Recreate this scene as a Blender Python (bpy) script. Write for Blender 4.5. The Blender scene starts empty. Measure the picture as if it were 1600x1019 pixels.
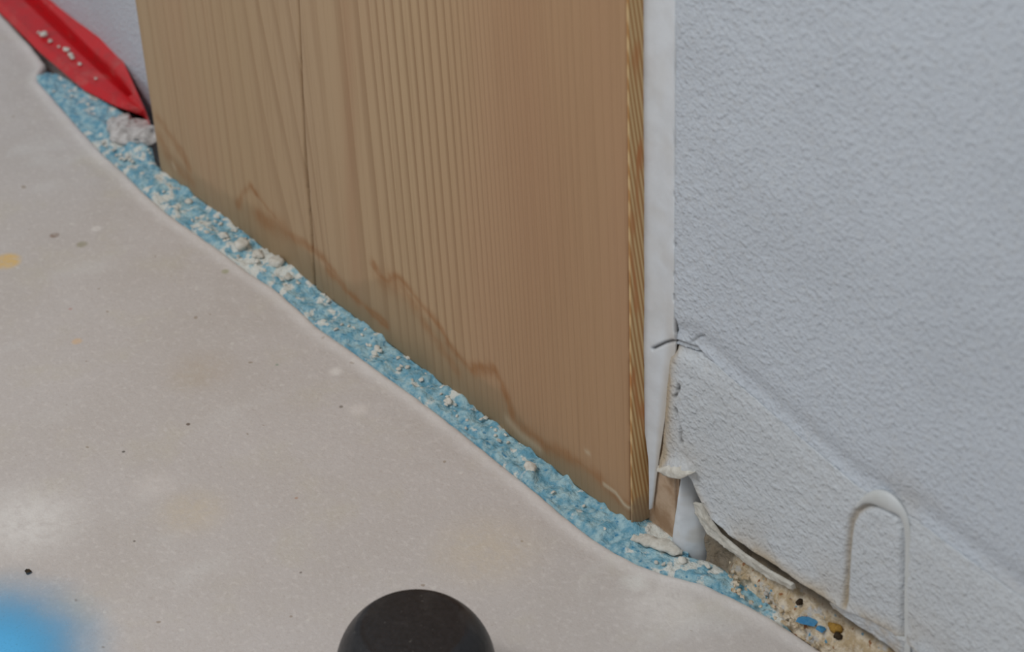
import bpy, math, random
import numpy as np
from mathutils import Matrix, Vector

random.seed(4)
SC = bpy.context.scene
COL = SC.collection

# ------------------------------------------------------------------ camera
F_PX = 3500.0                      # focal length in pixels of the 1600 x 1019 photograph
AZ, PITCH, ROLL = (math.radians(a) for a in (36.71191406, 35.56152344, -2.63188477))
DIST = 0.62                        # lens to the bottom right corner of the wooden board

_h = np.array([-math.cos(AZ), math.sin(AZ), 0.0])
_R = np.array([math.sin(AZ), math.cos(AZ), 0.0])
FW = math.cos(PITCH) * _h + np.array([0, 0, -math.sin(PITCH)])
_U = np.cross(_R, FW)
RT = math.cos(ROLL) * _R + math.sin(ROLL) * _U
UP = -math.sin(ROLL) * _R + math.cos(ROLL) * _U


def ray(x, y):
    return FW + RT * (x - 800) / F_PX + UP * (509.5 - y) / F_PX


_d = ray(1003, 838)
EYE = -_d / np.dot(_d, FW) * DIST


def on_y(x, y, Y=0.0):             # the point of the upright plane y = Y seen at a photograph position
    d = ray(x, y)
    return EYE + d * (Y - EYE[1]) / d[1]


def on_z(x, y, Z=0.0):             # the same for a level plane
    d = ray(x, y)
    return EYE + d * (Z - EYE[2]) / d[2]


cd = bpy.data.cameras.new('camera')
cam = bpy.data.objects.new('camera', cd)
COL.objects.link(cam)
cam.matrix_world = Matrix(((RT[0], UP[0], -FW[0], EYE[0]), (RT[1], UP[1], -FW[1], EYE[1]),
                           (RT[2], UP[2], -FW[2], EYE[2]), (0, 0, 0, 1)))
cd.sensor_fit = 'HORIZONTAL'
cd.sensor_width = 36.0
cd.lens = 36.0 * F_PX / 1600
cd.clip_start = 0.02
cd.clip_end = 20
cd.dof.use_dof = True
cd.dof.focus_distance = 0.625
cd.dof.aperture_fstop = 20
SC.camera = cam

# ------------------------------------------------------------------ light
w = bpy.data.worlds.new('World')
SC.world = w
w.use_nodes = True
w.node_tree.nodes['Background'].inputs[0].default_value = (0.93, 0.97, 1.0, 1)
w.node_tree.nodes['Background'].inputs[1].default_value = 0.36


def area(name, loc, target, size, power, color):
    l = bpy.data.lights.new(name, 'AREA')
    l.shape = 'DISK'
    l.size = size
    l.energy = power
    l.color = color
    o = bpy.data.objects.new(name, l)
    COL.objects.link(o)
    o.location = loc
    o.rotation_euler = (Vector(target) - Vector(loc)).to_track_quat('-Z', 'Y').to_euler()
    return o


area('added_area_light', (-0.07, -0.52, 0.82), (-0.02, 0, 0), 0.3, 3.3, (1.0, 0.985, 0.96))  # unseen light added near the corner for soft falloff, not a real fixture
vs = SC.view_settings
vs.view_transform = 'Standard'
vs.look = 'None'
vs.exposure = 0.0
vs.gamma = 1.0
vs.use_curve_mapping = False

# ------------------------------------------------------------------ helpers
_tab = np.random.RandomState(7).rand(32, 32, 32)


def vnoise(P, scale, seed=0.0):    # smooth value noise 0..1 at points P (n, 3)
    q = np.asarray(P) * scale + 100.0 + seed * 17.31
    i = np.floor(q).astype(int)
    f = q - i
    f = f * f * (3 - 2 * f)
    r = 0
    for dx in (0, 1):
        for dy in (0, 1):
            for dz in (0, 1):
                wgt = (f[:, 0] if dx else 1 - f[:, 0]) * (f[:, 1] if dy else 1 - f[:, 1]) * (f[:, 2] if dz else 1 - f[:, 2])
                r = r + wgt * _tab[(i[:, 0] + dx) % 32, (i[:, 1] + dy) % 32, (i[:, 2] + dz) % 32]
    return r


def fbm(P, scale, seed=0.0, octaves=3):
    r, a, t = 0, 1.0, 0.0
    for k in range(octaves):
        r = r + a * vnoise(P, scale * 2.03 ** k, seed + k * 3.7)
        t += a
        a *= 0.5
    return r / t


def sstep(a, b, x):
    t = np.clip((x - a) / (b - a), 0, 1)
    return t * t * (3 - 2 * t)


def dist_poly(P2, pts):            # distance of points (n, 2) to an open polyline
    best = np.full(len(P2), 1e9)
    for a, b in zip(pts[:-1], pts[1:]):
        a, b = np.array(a), np.array(b)
        ab = b - a
        t = np.clip(((P2 - a) @ ab) / (ab @ ab), 0, 1)
        best = np.minimum(best, np.linalg.norm(P2 - a - t[:, None] * ab, axis=1))
    return best


def link(name, verts, faces, mat, parent=None, smooth=True, attrs=None):
    base = np.array(parent.location) if parent is not None else np.zeros(3)
    me = bpy.data.meshes.new(name)
    me.from_pydata((np.asarray(verts, float) - base).tolist(), [], faces if isinstance(faces, list) else faces.tolist())
    for k, v in (attrs or {}).items():
        at = me.attributes.new(k, 'FLOAT', 'POINT')
        at.data.foreach_set('value', np.asarray(v, np.float32))
    me.validate()
    if smooth:
        me.polygons.foreach_set('use_smooth', [True] * len(me.polygons))
    if mat:
        me.materials.append(mat)
    o = bpy.data.objects.new(name, me)
    COL.objects.link(o)
    if parent is not None:
        o.parent = parent
    return o


def empty(name, loc):
    o = bpy.data.objects.new(name, None)
    o.empty_display_size = 0.01
    COL.objects.link(o)
    o.location = loc
    return o


def tag(o, label=None, cat=None, group=None, kind=None):
    for k, v in (('label', label), ('category', cat), ('group', group), ('kind', kind)):
        if v:
            o[k] = v
    return o


def resample(A, B, us):
    A, B = np.asarray(A, float), np.asarray(B, float)
    seg = 0.5 * (np.linalg.norm(np.diff(A, axis=0), axis=1) + np.linalg.norm(np.diff(B, axis=0), axis=1))
    s = np.concatenate([[0], np.cumsum(seg)])
    s /= s[-1]
    f = lambda Q: np.stack([np.interp(us, s, Q[:, k]) for k in range(3)], 1)
    return f(A), f(B)


def ribbon(name, A, B, us, vs_, mat, out, disp=None, thick=0.002, parent=None, attrs=None, smooth=True):
    """Solid sheet between the paired polylines A and B. disp(P, u, v) moves it along 'out'; its back lies 'thick' behind."""
    us = np.linspace(0, 1, us) if isinstance(us, int) else np.asarray(us)
    vv = np.linspace(0, 1, vs_) if isinstance(vs_, int) else np.asarray(vs_)
    a, b = resample(A, B, us)
    nu, nv = len(us), len(vv)
    P = (a[:, None, :] * (1 - vv[None, :, None]) + b[:, None, :] * vv[None, :, None]).reshape(-1, 3)
    uu = np.repeat(us, nv)
    ww = np.tile(vv, nu)
    out = np.asarray(out, float)
    at = attrs(P, uu, ww) if attrs else {}
    Q = P + (out[None, :] * disp(P, uu, ww)[:, None] if disp else 0)
    idx = np.arange(nu * nv).reshape(nu, nv)
    quads = np.stack([idx[:-1, :-1], idx[1:, :-1], idx[1:, 1:], idx[:-1, 1:]], -1).reshape(-1, 4)
    n0 = np.cross(P[idx[-1, 0]] - P[idx[0, 0]], P[idx[0, -1]] - P[idx[0, 0]])
    if n0 @ out < 0:
        quads = quads[:, ::-1]
    rim = np.concatenate([idx[:, 0], idx[1:, -1], idx[-1, -2:0:-1] if nv > 2 else idx[-1, :0], idx[0, :0]])
    loop = np.concatenate([idx[:, 0], idx[-1, 1:], idx[-2::-1, -1], idx[0, -2:0:-1]])
    back = P[loop] - out[None, :] * thick
    m = len(loop)
    k = nu * nv + np.arange(m)
    k2 = np.roll(k, -1)
    l2 = np.roll(loop, -1)
    side = np.stack([loop, l2, k2, k], -1)
    if n0 @ out >= 0:
        side = side[:, ::-1]
    V = np.concatenate([Q, back])
    at = {kk: np.concatenate([v, np.asarray(v)[loop]]) for kk, v in at.items()}
    return link(name, V, quads.tolist() + side.tolist(), mat, parent, smooth, at)


def box(name, lo, hi, mat, parent=None):
    x0, y0, z0 = lo
    x1, y1, z1 = hi
    V = [(x0, y0, z0), (x1, y0, z0), (x1, y1, z0), (x0, y1, z0), (x0, y0, z1), (x1, y0, z1), (x1, y1, z1), (x0, y1, z1)]
    Fc = [(0, 3, 2, 1), (4, 5, 6, 7), (0, 1, 5, 4), (1, 2, 6, 5), (2, 3, 7, 6), (3, 0, 4, 7)]
    return link(name, V, Fc, mat, parent, False)


def tube_data(path, radii, n=12, squash=None):
    path = np.asarray(path, float)
    V, Fc = [], []
    m = len(path)
    for i in range(m):
        t = path[min(i + 1, m - 1)] - path[max(i - 1, 0)]
        t /= np.linalg.norm(t)
        ref = np.array(squash if squash is not None else (0, -1, 0), float)
        b = ref - t * (ref @ t)
        b /= np.linalg.norm(b)
        s = np.cross(t, b)
        r = radii[i] if hasattr(radii, '__len__') else radii
        ra, rb = r if hasattr(r, '__len__') else (r, r)
        for k in range(n):
            an = 2 * math.pi * k / n
            V.append(path[i] + s * ra * math.cos(an) + b * rb * math.sin(an))
    for i in range(m - 1):
        for k in range(n):
            k2 = (k + 1) % n
            Fc.append((i * n + k, i * n + k2, (i + 1) * n + k2, (i + 1) * n + k))
    Fc.append(tuple(range(n))[::-1])
    Fc.append(tuple((m - 1) * n + k for k in range(n)))
    return V, Fc


def smooth_path(pts, n):
    """Catmull-Rom through pts."""
    pts = np.asarray(pts, float)
    e = np.concatenate([[2 * pts[0] - pts[1]], pts, [2 * pts[-1] - pts[-2]]])
    outp = []
    k = len(pts) - 1
    for t in np.linspace(0, k - 1e-6, n):
        i = int(t)
        f = t - i
        p0, p1, p2, p3 = e[i:i + 4]
        outp.append(0.5 * (2 * p1 + (p2 - p0) * f + (2 * p0 - 5 * p1 + 4 * p2 - p3) * f * f + (3 * p1 - p0 - 3 * p2 + p3) * f ** 3))
    return np.array(outp)


def lump_data(c, r, seed, sub=2, rough=0.35, flat=0.7):
    """A small irregular crumb resting at c."""
    t = (1 + 5 ** .5) / 2
    V = [(-1, t, 0), (1, t, 0), (-1, -t, 0), (1, -t, 0), (0, -1, t), (0, 1, t), (0, -1, -t), (0, 1, -t), (t, 0, -1), (t, 0, 1), (-t, 0, -1), (-t, 0, 1)]
    Fc = [(0, 11, 5), (0, 5, 1), (0, 1, 7), (0, 7, 10), (0, 10, 11), (1, 5, 9), (5, 11, 4), (11, 10, 2), (10, 7, 6), (7, 1, 8),
          (3, 9, 4), (3, 4, 2), (3, 2, 6), (3, 6, 8), (3, 8, 9), (4, 9, 5), (2, 4, 11), (6, 2, 10), (8, 6, 7), (9, 8, 1)]
    V = [np.array(v) / np.linalg.norm(v) for v in V]
    for _ in range(sub - 1):
        cache, F2 = {}, []

        def mid(a, b):
            k = (min(a, b), max(a, b))
            if k not in cache:
                v = V[a] + V[b]
                V.append(v / np.linalg.norm(v))
                cache[k] = len(V) - 1
            return cache[k]
        for a, b, c_ in Fc:
            x, y, z = mid(a, b), mid(b, c_), mid(c_, a)
            F2 += [(a, x, z), (b, y, x), (c_, z, y), (x, y, z)]
        Fc = F2
    V = np.array(V)
    k = 1 - rough + 2 * rough * vnoise(V, 1.3, seed)
    r = np.asarray(r, float) * np.ones(3) * np.array([1, 1, flat])
    V = V * k[:, None] * r
    V[:, 2] -= V[:, 2].min()
    return V + np.asarray(c), Fc


def join(parts):
    V, Fc = [], []
    for v, f in parts:
        n = len(V)
        V += [tuple(p) for p in v]
        Fc += [tuple(i + n for i in q) for q in f]
    return V, Fc


# ------------------------------------------------------------------ materials
def srgb(r, g, b):
    f = lambda c: c / 12.92 if c <= 0.04045 else ((c + 0.055) / 1.055) ** 2.4
    return (f(r / 255), f(g / 255), f(b / 255), 1)


class NT:
    def __init__(s, name, rough=0.6, spec=0.3):
        s.m = bpy.data.materials.new(name)
        s.m.use_nodes = True
        s.t = s.m.node_tree
        s.b = s.t.nodes['Principled BSDF']
        s.b.inputs['Roughness'].default_value = rough
        s.b.inputs['Specular IOR Level'].default_value = spec
        s.tc = s.t.nodes.new('ShaderNodeTexCoord').outputs['Object']

    def n(s, typ, **kw):
        nd = s.t.nodes.new(typ)
        for k, v in kw.items():
            setattr(nd, k, v)
        return nd

    def put(s, sock, v):
        if hasattr(v, 'links'):
            s.t.links.new(v, sock)
        else:
            sock.default_value = v

    def math(s, op, a, b=0.0, c=0.0):
        nd = s.n('ShaderNodeMath', operation=op)
        for i, v in enumerate((a, b, c)):
            s.put(nd.inputs[i], v)
        return nd.outputs[0]

    def noise(s, scale, detail=2.0, rough=0.5, vec=None, stretch=None, dist=0.0):
        nd = s.n('ShaderNodeTexNoise')
        v = vec if vec is not None else s.tc
        if stretch:
            mp = s.n('ShaderNodeMapping')
            mp.inputs['Scale'].default_value = stretch
            s.put(mp.inputs['Vector'], v)
            v = mp.outputs[0]
        s.put(nd.inputs['Vector'], v)
        nd.inputs['Scale'].default_value = scale
        nd.inputs['Detail'].default_value = detail
        nd.inputs['Roughness'].default_value = rough
        nd.inputs['Distortion'].default_value = dist
        return nd.outputs['Fac']

    def ramp(s, fac, lo, hi, a=0.0, b=1.0):
        nd = s.n('ShaderNodeMapRange', interpolation_type='SMOOTHSTEP')
        s.put(nd.inputs['Value'], fac)
        for k, v in zip(('From Min', 'From Max', 'To Min', 'To Max'), (lo, hi, a, b)):
            nd.inputs[k].default_value = v
        return nd.outputs[0]

    def mix(s, fac, a, b, mode='MIX'):
        nd = s.n('ShaderNodeMix', data_type='RGBA', blend_type=mode)
        s.put(nd.inputs[0], fac)
        s.put(nd.inputs[6], a)
        s.put(nd.inputs[7], b)
        return nd.outputs[2]

    def attr(s, name):
        return s.n('ShaderNodeAttribute', attribute_name=name).outputs['Fac']

    def color(s, c):
        s.put(s.b.inputs['Base Color'], c)

    def bump(s, h, dist, strength=1.0, prev=None):
        nd = s.n('ShaderNodeBump')
        nd.inputs['Strength'].default_value = strength
        nd.inputs['Distance'].default_value = dist
        s.put(nd.inputs['Height'], h)
        if prev is not None:
            s.put(nd.inputs['Normal'], prev)
        s.put(s.b.inputs['Normal'], nd.outputs[0])
        return nd.outputs[0]

    def spot(s, pos, radius, soft=0.5):
        nd = s.n('ShaderNodeVectorMath', operation='DISTANCE')
        s.put(nd.inputs[0], s.tc)
        nd.inputs[1].default_value = tuple(pos)
        return s.ramp(nd.outputs['Value'], radius * (1 - soft), radius * (1 + soft), 1.0, 0.0)


def m_paint(name, base, stipple=1.0, dirt_shade=True):
    t = NT(name, 0.42, 0.45)
    big = t.noise(22, 3)
    c = t.mix(t.ramp(big, .35, .7), base, tuple(x * 0.95 for x in base[:3]) + (1,))
    c = t.mix(t.math('MULTIPLY', t.ramp(t.noise(420, 2), .5, .72), .10), c, srgb(206, 202, 190))
    if dirt_shade:
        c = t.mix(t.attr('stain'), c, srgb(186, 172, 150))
        c = t.mix(t.attr('dirt_shade'), c, srgb(70, 64, 56))
    t.color(c)
    h = t.math('ADD', t.noise(1100, 2, .5), t.math('MULTIPLY', t.ramp(t.noise(660, 1), .4, .9), .8))
    t.bump(h, 0.00042 * stipple, 1.0)
    return t.m


def m_plain(name, col, col2=None, scale=300, rough=0.6, spec=0.3, bump=0.0, attr_dirt=False):
    t = NT(name, rough, spec)
    f = t.noise(scale, 4, .6)
    c = t.mix(t.ramp(f, .35, .65), col, col2 or tuple(x * .85 for x in col[:3]) + (1,))
    if attr_dirt:
        c = t.mix(t.attr('stain'), c, srgb(186, 172, 150))
        c = t.mix(t.attr('dirt_shade'), c, srgb(70, 64, 56))
    t.color(c)
    if bump:
        t.bump(f, bump)
    return t.m


WALL = srgb(200, 208, 218)
M_wall = m_paint('stippled_white_paint', WALL, 1.0)
M_skirt = m_paint('stippled_white_paint_on_baseboard', srgb(205, 211, 217), 1.0)
M_smooth = m_plain('smooth_white_filler', srgb(222, 228, 235), srgb(215, 220, 226), 160, .45, .4, .0002, True)
M_ridge = m_plain('smooth_paint_on_ridge', srgb(208, 212, 214), srgb(198, 201, 200), 90, .45, .4, .0002)
M_plaster = m_plain('white_plaster', srgb(222, 220, 212), srgb(200, 196, 186), 420, .8, .2, .0006)
M_grey = m_plain('grey_plaster', srgb(212, 208, 206), srgb(180, 175, 172), 380, .9, .15, .0008)
M_black = m_plain('black_rubber', srgb(34, 33, 36), srgb(24, 24, 27), 700, .42, .5, .00015)
M_dark = m_plain('dark_grit', srgb(44, 36, 28), srgb(64, 52, 38), 900, .8, .2)
M_bluechip = m_plain('blue_foam_chip', srgb(60, 128, 176), srgb(84, 146, 186), 800, .7, .2, .0003)
M_brown = m_plain('brown_frame_wood', srgb(196, 172, 148), srgb(162, 132, 104), 120, .6, .3, .0002)
M_ochre = m_plain('ochre_grit', srgb(176, 138, 66), srgb(140, 106, 50), 900, .8, .2)


def m_rubber():
    t = NT('dusty_black_rubber', .40, .5)
    f = t.noise(700, 4, .6)
    c = t.mix(t.ramp(f, .35, .65), srgb(36, 35, 38), srgb(26, 26, 29))
    c = t.mix(t.ramp(t.noise(900, 2, .5), .70, .76, 0, .35), c, srgb(150, 146, 140))
    c = t.mix(t.math('MULTIPLY', t.ramp(t.noise(120, 3, .6), .5, .7), .15), c, srgb(96, 92, 90))
    t.color(c)
    t.bump(f, .00015)
    return t.m


M_black = m_rubber()


def m_red():
    t = NT('red_plastic', .36, .5)
    f = t.noise(160, 4, .65)
    c = t.mix(t.ramp(f, .4, .75), srgb(212, 30, 40), srgb(190, 44, 48))
    c = t.mix(t.math('MULTIPLY', t.ramp(t.noise(60, 4, .7), .56, .74), .35), c, srgb(200, 130, 122))
    t.color(c)
    t.bump(f, .0002)
    return t.m


def m_strip():
    t = NT('blue_edge_foam', .75, .25)
    f = t.noise(330, 4, .65)
    c = t.mix(t.ramp(f, .34, .66), srgb(108, 164, 188), srgb(172, 204, 212))
    c = t.mix(t.ramp(t.noise(520, 2, .5), .60, .74), c, srgb(70, 138, 176))
    pl = t.math('ADD', t.attr('plaster'), t.math('MULTIPLY', t.math('SUBTRACT', t.noise(640, 3, .6), .5), .9))
    c = t.mix(t.ramp(pl, .40, .66), c, srgb(220, 222, 216))
    t.color(c)
    t.bump(t.noise(700, 3, .6), .0009)
    return t.m


def m_mortar():
    t = NT('crumbly_mortar', .9, .15)
    f = t.noise(330, 4, .65)
    c = t.mix(t.ramp(f, .35, .62), srgb(222, 210, 190), srgb(186, 166, 134))
    c = t.mix(t.ramp(t.noise(210, 3, .6), .55, .68), c, srgb(196, 194, 190))
    c = t.mix(t.ramp(t.noise(520, 2), .64, .72), c, srgb(150, 104, 70))
    c = t.mix(t.ramp(t.noise(460, 2, .5, stretch=(1, 1.2, 1.1)), .67, .73), c, srgb(98, 150, 176))
    c = t.mix(t.attr('dirt_shade'), c, srgb(122, 112, 98))  # on the mortar this mask carries painted shade below the baseboard
    t.color(c)
    t.bump(f, .0014)
    return t.m


def m_wood():
    t = NT('pine_board', .55, .3)
    u = t.attr('across')                               # 0..1 over the width
    cr = t.n('ShaderNodeValToRGB')
    e = cr.color_ramp.elements
    stops = [(0, (182, 156, 124)), (.25, (180, 153, 120)), (.4, (182, 155, 124)), (.62, (186, 158, 124)), (.8, (181, 147, 113)), (1, (180, 146, 111))]
    e[0].position, e[0].color = 0, srgb(*stops[0][1])
    e[1].position, e[1].color = 1, srgb(*stops[-1][1])
    for p, c in stops[1:-1]:
        el = e.new(p)
        el.color = srgb(*c)
    t.put(cr.inputs[0], u)
    c = cr.outputs[0]
    # year rings: 'ring' counts them, each darkens slowly then breaks off
    ring = t.attr('ring')
    fr = t.math('FRACT', ring)
    line = t.math('MULTIPLY', t.ramp(fr, .5, .88), t.ramp(fr, .94, 1.0, 1.0, 0.0))
    c = t.mix(t.math('MULTIPLY', line, t.attr('ring_strength')), c, srgb(132, 98, 66))
    cx = t.n('ShaderNodeCombineXYZ')
    t.put(cx.inputs[0], ring)
    sx = t.n('ShaderNodeSeparateXYZ')
    t.put(sx.inputs[0], t.tc)
    t.put(cx.inputs[2], t.math('MULTIPLY', sx.outputs[2], 14.0))
    t.put(cx.inputs[1], t.math('MULTIPLY', sx.outputs[0], 500.0))
    fib = t.noise(1.0, 3, .6, vec=cx.outputs[0])
    c = t.mix(t.math('MULTIPLY', t.ramp(fib, .45, .7), .22), c, srgb(150, 118, 86))
    c = t.mix(t.math('MULTIPLY', t.ramp(t.noise(26, 3, stretch=(1, 1, .22)), .45, .75), .22), c, srgb(182, 140, 112))
    c = t.mix(t.attr('heart'), c, srgb(160, 118, 88))
    c = t.mix(t.attr('wet'), c, srgb(138, 120, 92))
    nz = t.noise(300, 3, .6)
    c = t.mix(t.math('MULTIPLY', t.attr('tide'), t.ramp(nz, .25, .6, .6, 1.0)), c, srgb(150, 98, 50))
    c = t.mix(t.attr('film'), c, srgb(206, 192, 166))
    c = t.mix(t.attr('crack'), c, srgb(60, 40, 24))
    t.color(c)
    t.bump(t.math('ADD', line, fib), .00012, .7)
    return t.m


def m_edgewood():
    t = NT('pine_edge', .55, .3)
    wv = t.n('ShaderNodeTexWave', wave_type='BANDS', bands_direction='X')
    mp = t.n('ShaderNodeMapping')
    mp.inputs['Scale'].default_value = (1, 1, .16)
    t.put(mp.inputs['Vector'], t.tc)
    ad = t.n('ShaderNodeVectorMath', operation='DOT_PRODUCT')
    t.put(ad.inputs[0], t.tc)
    ad.inputs[1].default_value = (0.0, 1.0, 0.15)
    cx = t.n('ShaderNodeCombineXYZ')
    t.put(cx.inputs[0], ad.outputs['Value'])
    t.put(wv.inputs['Vector'], cx.outputs[0])
    wv.inputs['Scale'].default_value = 260
    wv.inputs['Distortion'].default_value = 4.0
    wv.inputs['Detail Scale'].default_value = 0.6
    c = t.mix(t.ramp(wv.outputs['Fac'], .1, .9), srgb(220, 188, 138), srgb(188, 140, 88))
    c = t.mix(t.ramp(t.noise(160, 2, .5, stretch=(1, 1, .2)), .55, .65), c, srgb(196, 130, 78))
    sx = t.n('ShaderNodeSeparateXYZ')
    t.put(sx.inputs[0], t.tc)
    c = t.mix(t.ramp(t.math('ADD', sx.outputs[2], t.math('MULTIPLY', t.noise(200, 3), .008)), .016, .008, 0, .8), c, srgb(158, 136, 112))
    t.color(c)
    return t.m


# floor marks: photograph positions of blotches, turned into places on the floor
def m_floor():
    t = NT('sanded_screed', .8, .2)
    big = t.noise(14, 4, .6)
    c = t.mix(t.ramp(big, .3, .7), srgb(205, 199, 196), srgb(198, 191, 186))
    c = t.mix(t.math('MULTIPLY', t.ramp(t.noise(42, 4, .6), .5, .75), .45), c, srgb(203, 196, 180))
    c = t.mix(t.math('MULTIPLY', t.ramp(t.noise(30, 3, .6, stretch=(1.3, .8, 1)), .56, .74), .5), c, srgb(214, 211, 208))
    c = t.mix(t.math('MULTIPLY', t.ramp(t.noise(900, 3, .6), .5, .7), .30), c, srgb(184, 174, 168))
    c = t.mix(t.math('MULTIPLY', t.ramp(t.noise(480, 3, .6), .52, .68), .30), c, srgb(226, 220, 216))
    c = t.mix(t.ramp(t.noise(260, 1), .74, .78, 0, .5), c, srgb(222, 218, 212))
    c = t.mix(t.ramp(t.noise(230, 1, stretch=(1, 1.1, 1)), .765, .79, 0, .6), c, srgb(150, 132, 112))
    c = t.mix(t.math('MULTIPLY', t.attr('edge'), .8), c, srgb(236, 232, 230))
    wob = t.noise(260, 3, .7)
    marks = [((10, 408), 22, (212, 178, 122), .9, .35), ((85, 367), 8, (140, 116, 100), .8, .35), ((128, 382), 9, (150, 144, 132), .8, .4),
             ((42, 815), 62, (222, 220, 217), .6, .85), ((150, 357), 8, (220, 216, 212), .8, .5), ((120, 533), 8, (206, 176, 142), .7, .4),
             ((110, 482), 5, (176, 130, 122), .6, .4), ((312, 580), 44, (176, 162, 146), .45, .8), ((352, 424), 6, (160, 160, 140), .7, .5),
             ((294, 663), 5, (92, 72, 58), .95, .3), ((193, 706), 4, (70, 62, 54), .95, .3), ((533, 635), 5, (120, 110, 100), .9, .4),
             ((210, 846), 3, (100, 92, 84), .9, .4), ((433, 570), 4, (140, 146, 140), .8, .4), ((463, 778), 4, (170, 140, 112), .8, .4),
             ((470, 895), 3, (110, 100, 92), .9, .4), ((1040, 945), 48, (222, 218, 214), .5, .8), ((820, 690), 30, (216, 210, 206), .4, .8),
             ((525, 580), 10, (220, 216, 212), .6, .6), ((560, 640), 14, (214, 208, 204), .5, .7), ((240, 760), 26, (212, 206, 202), .4, .8),
             ((990, 910), 16, (220, 220, 216), .5, .7), ((300, 800), 40, (200, 186, 160), .4, .8), ((760, 860), 60, (206, 190, 160), .3, .8)]
    for (px, py), r, col, k, soft in marks:
        p = on_z(px, py)
        if r < 6:
            r, k = r * .62, k * .8
        s = t.spot(p, r / 5500.0 * 1.1, soft)
        if r > 7:
            s = t.math('MULTIPLY', s, t.ramp(wob, .25, .6, .35, 1.0))
        c = t.mix(t.math('MULTIPLY', s, k), c, srgb(*[min(246, v * (1.08 if v > 140 else 1)) for v in col]))
    t.color(c)
    t.bump(t.math('ADD', t.noise(700, 3, .6), t.math('MULTIPLY', big, 2.0)), .00018)
    return t.m


def m_spray():
    t = NT('blue_spray_paint', .55, .3)
    t.color(srgb(96, 190, 246))
    tr = t.n('ShaderNodeBsdfTransparent')
    mx = t.n('ShaderNodeMixShader')
    a = t.math('MULTIPLY', t.attr('fade'), t.ramp(t.noise(1500, 2), .1, .5, .75, 1.0))
    t.put(mx.inputs[0], a)
    t.t.links.new(tr.outputs[0], mx.inputs[1])
    t.t.links.new(t.b.outputs[0], mx.inputs[2])
    t.t.links.new(mx.outputs[0], t.t.nodes['Material Output'].inputs[0])
    return t.m


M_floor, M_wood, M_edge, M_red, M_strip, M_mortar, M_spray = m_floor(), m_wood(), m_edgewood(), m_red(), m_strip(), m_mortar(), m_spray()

WY = 0.0044                        # face of the white wall; the wooden board's face is y = 0
OUT = (0, -1, 0)
DOWN = np.array([0, 0, -1.0])


def Y(pts, y=WY):
    return np.array([on_y(px, py, y) for px, py in pts])


def Z(pts, z=0.0):
    return np.array([on_z(px, py, z) for px, py in pts])


# ------------------------------------------------------------------ structure
edge_px = [(60, 125), (95, 165), (130, 205), (160, 238), (195, 268), (230, 303), (262, 332), (300, 358), (340, 386), (385, 420), (430, 450), (470, 484),
           (500, 512), (550, 546), (600, 582), (650, 618), (700, 656), (750, 696), (800, 736), (840, 768), (880, 802), (920, 834), (960, 860),
           (1000, 882), (1040, 896), (1100, 911), (1150, 934), (1210, 966), (1245, 990), (1290, 1019)]
edge = Z(edge_px)
fe = np.concatenate([[[-1.6, 0.10, 0]], Z([(-140, -118), (-5, 12), (28, 46), (52, 73), (72, 100), (64, 112)]), edge, [[0.09, 0.0066, 0], [0.14, 0.008, 0], [1.2, 0.012, 0]]])
fo = fe.copy()
fo[:, 1] = -1.6
us = np.unique(np.concatenate([np.linspace(0, .39, 40), np.linspace(.39, .60, 700), np.linspace(.60, 1, 60)]))
seg = .5 * (np.linalg.norm(np.diff(fe, axis=0), axis=1) + np.linalg.norm(np.diff(fo, axis=0), axis=1))
cum = np.concatenate([[0], np.cumsum(seg)])
cum /= cum[-1]
us = np.unique(np.concatenate([np.linspace(0, cum[1], 20), np.linspace(cum[1], cum[-2], 760), np.linspace(cum[-2], 1, 30)]))
vv = np.concatenate([np.linspace(0, .012, 22), np.linspace(.013, .2, 90), np.linspace(.22, 1, 20)])


def floor_disp(P, u, v):
    d = v * 1.6
    jag = 0.0005 * (fbm(P, 420, 2) - .5)
    return (0.0006 * (fbm(P, 40, 5) - .5) + 0.0003 * (vnoise(P, 300, 9) - .5)
            - 0.0012 * np.exp(-d / 0.0007) + 0.0005 * np.exp(-((d - .002) / .0018) ** 2) + jag * np.exp(-d / .002))


def floor_at(P, u, v):
    d = v * 1.6
    return {'edge': np.exp(-(d / .0042) ** 2) * (0.35 + .9 * fbm(P, 90, 4)).clip(0, 1)}


fl = ribbon('floor', fe, fo, us, vv, M_floor, (0, 0, 1), floor_disp, 0.03, None, floor_at)
tag(fl, 'pale beige sanded screed floor with specks and blotches', kind='structure')
sub = box('subfloor', (-1.6, -0.02, -0.05), (1.2, 0.12, -0.0105), M_grey, fl)

# blue overspray on the floor, out at the lower left of the photograph
cxy = on_z(-48, 1052)
pa = [on_z(x, y, 0.0006) for x, y in ((-330, 800), (-330, 1320))]
pb = [on_z(x, y, 0.0006) for x, y in ((290, 800), (290, 1320))]
Rt = np.linalg.norm(on_z(60, 1052) - on_z(-60, 1052)) / 120.0


def spray_at(P, u, v):
    d = (P - cxy)[:, :2] / Rt                      # in photograph pixels at that place
    r = np.sqrt((d[:, 0]) ** 2 + (d[:, 1]) ** 2)
    n = fbm(P, 130, 11)
    return {'fade': sstep(262, 50, r + 36 * (n - .5)) ** 1.1}


sp = ribbon('paint_overspray', pa, pb, 90, 90, M_spray, (0, 0, 1), lambda P, u, v: 0.0001 * vnoise(P, 300), 0.0001, fl, spray_at)
tag(sp, 'vivid blue spray paint fading out on the floor')

back = box('wall_back', (-0.257, 0.0165, -0.010), (1.2, 0.12, 0.9), M_grey)
tag(back, 'rough wall core behind board and plaster', kind='structure')

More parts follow.
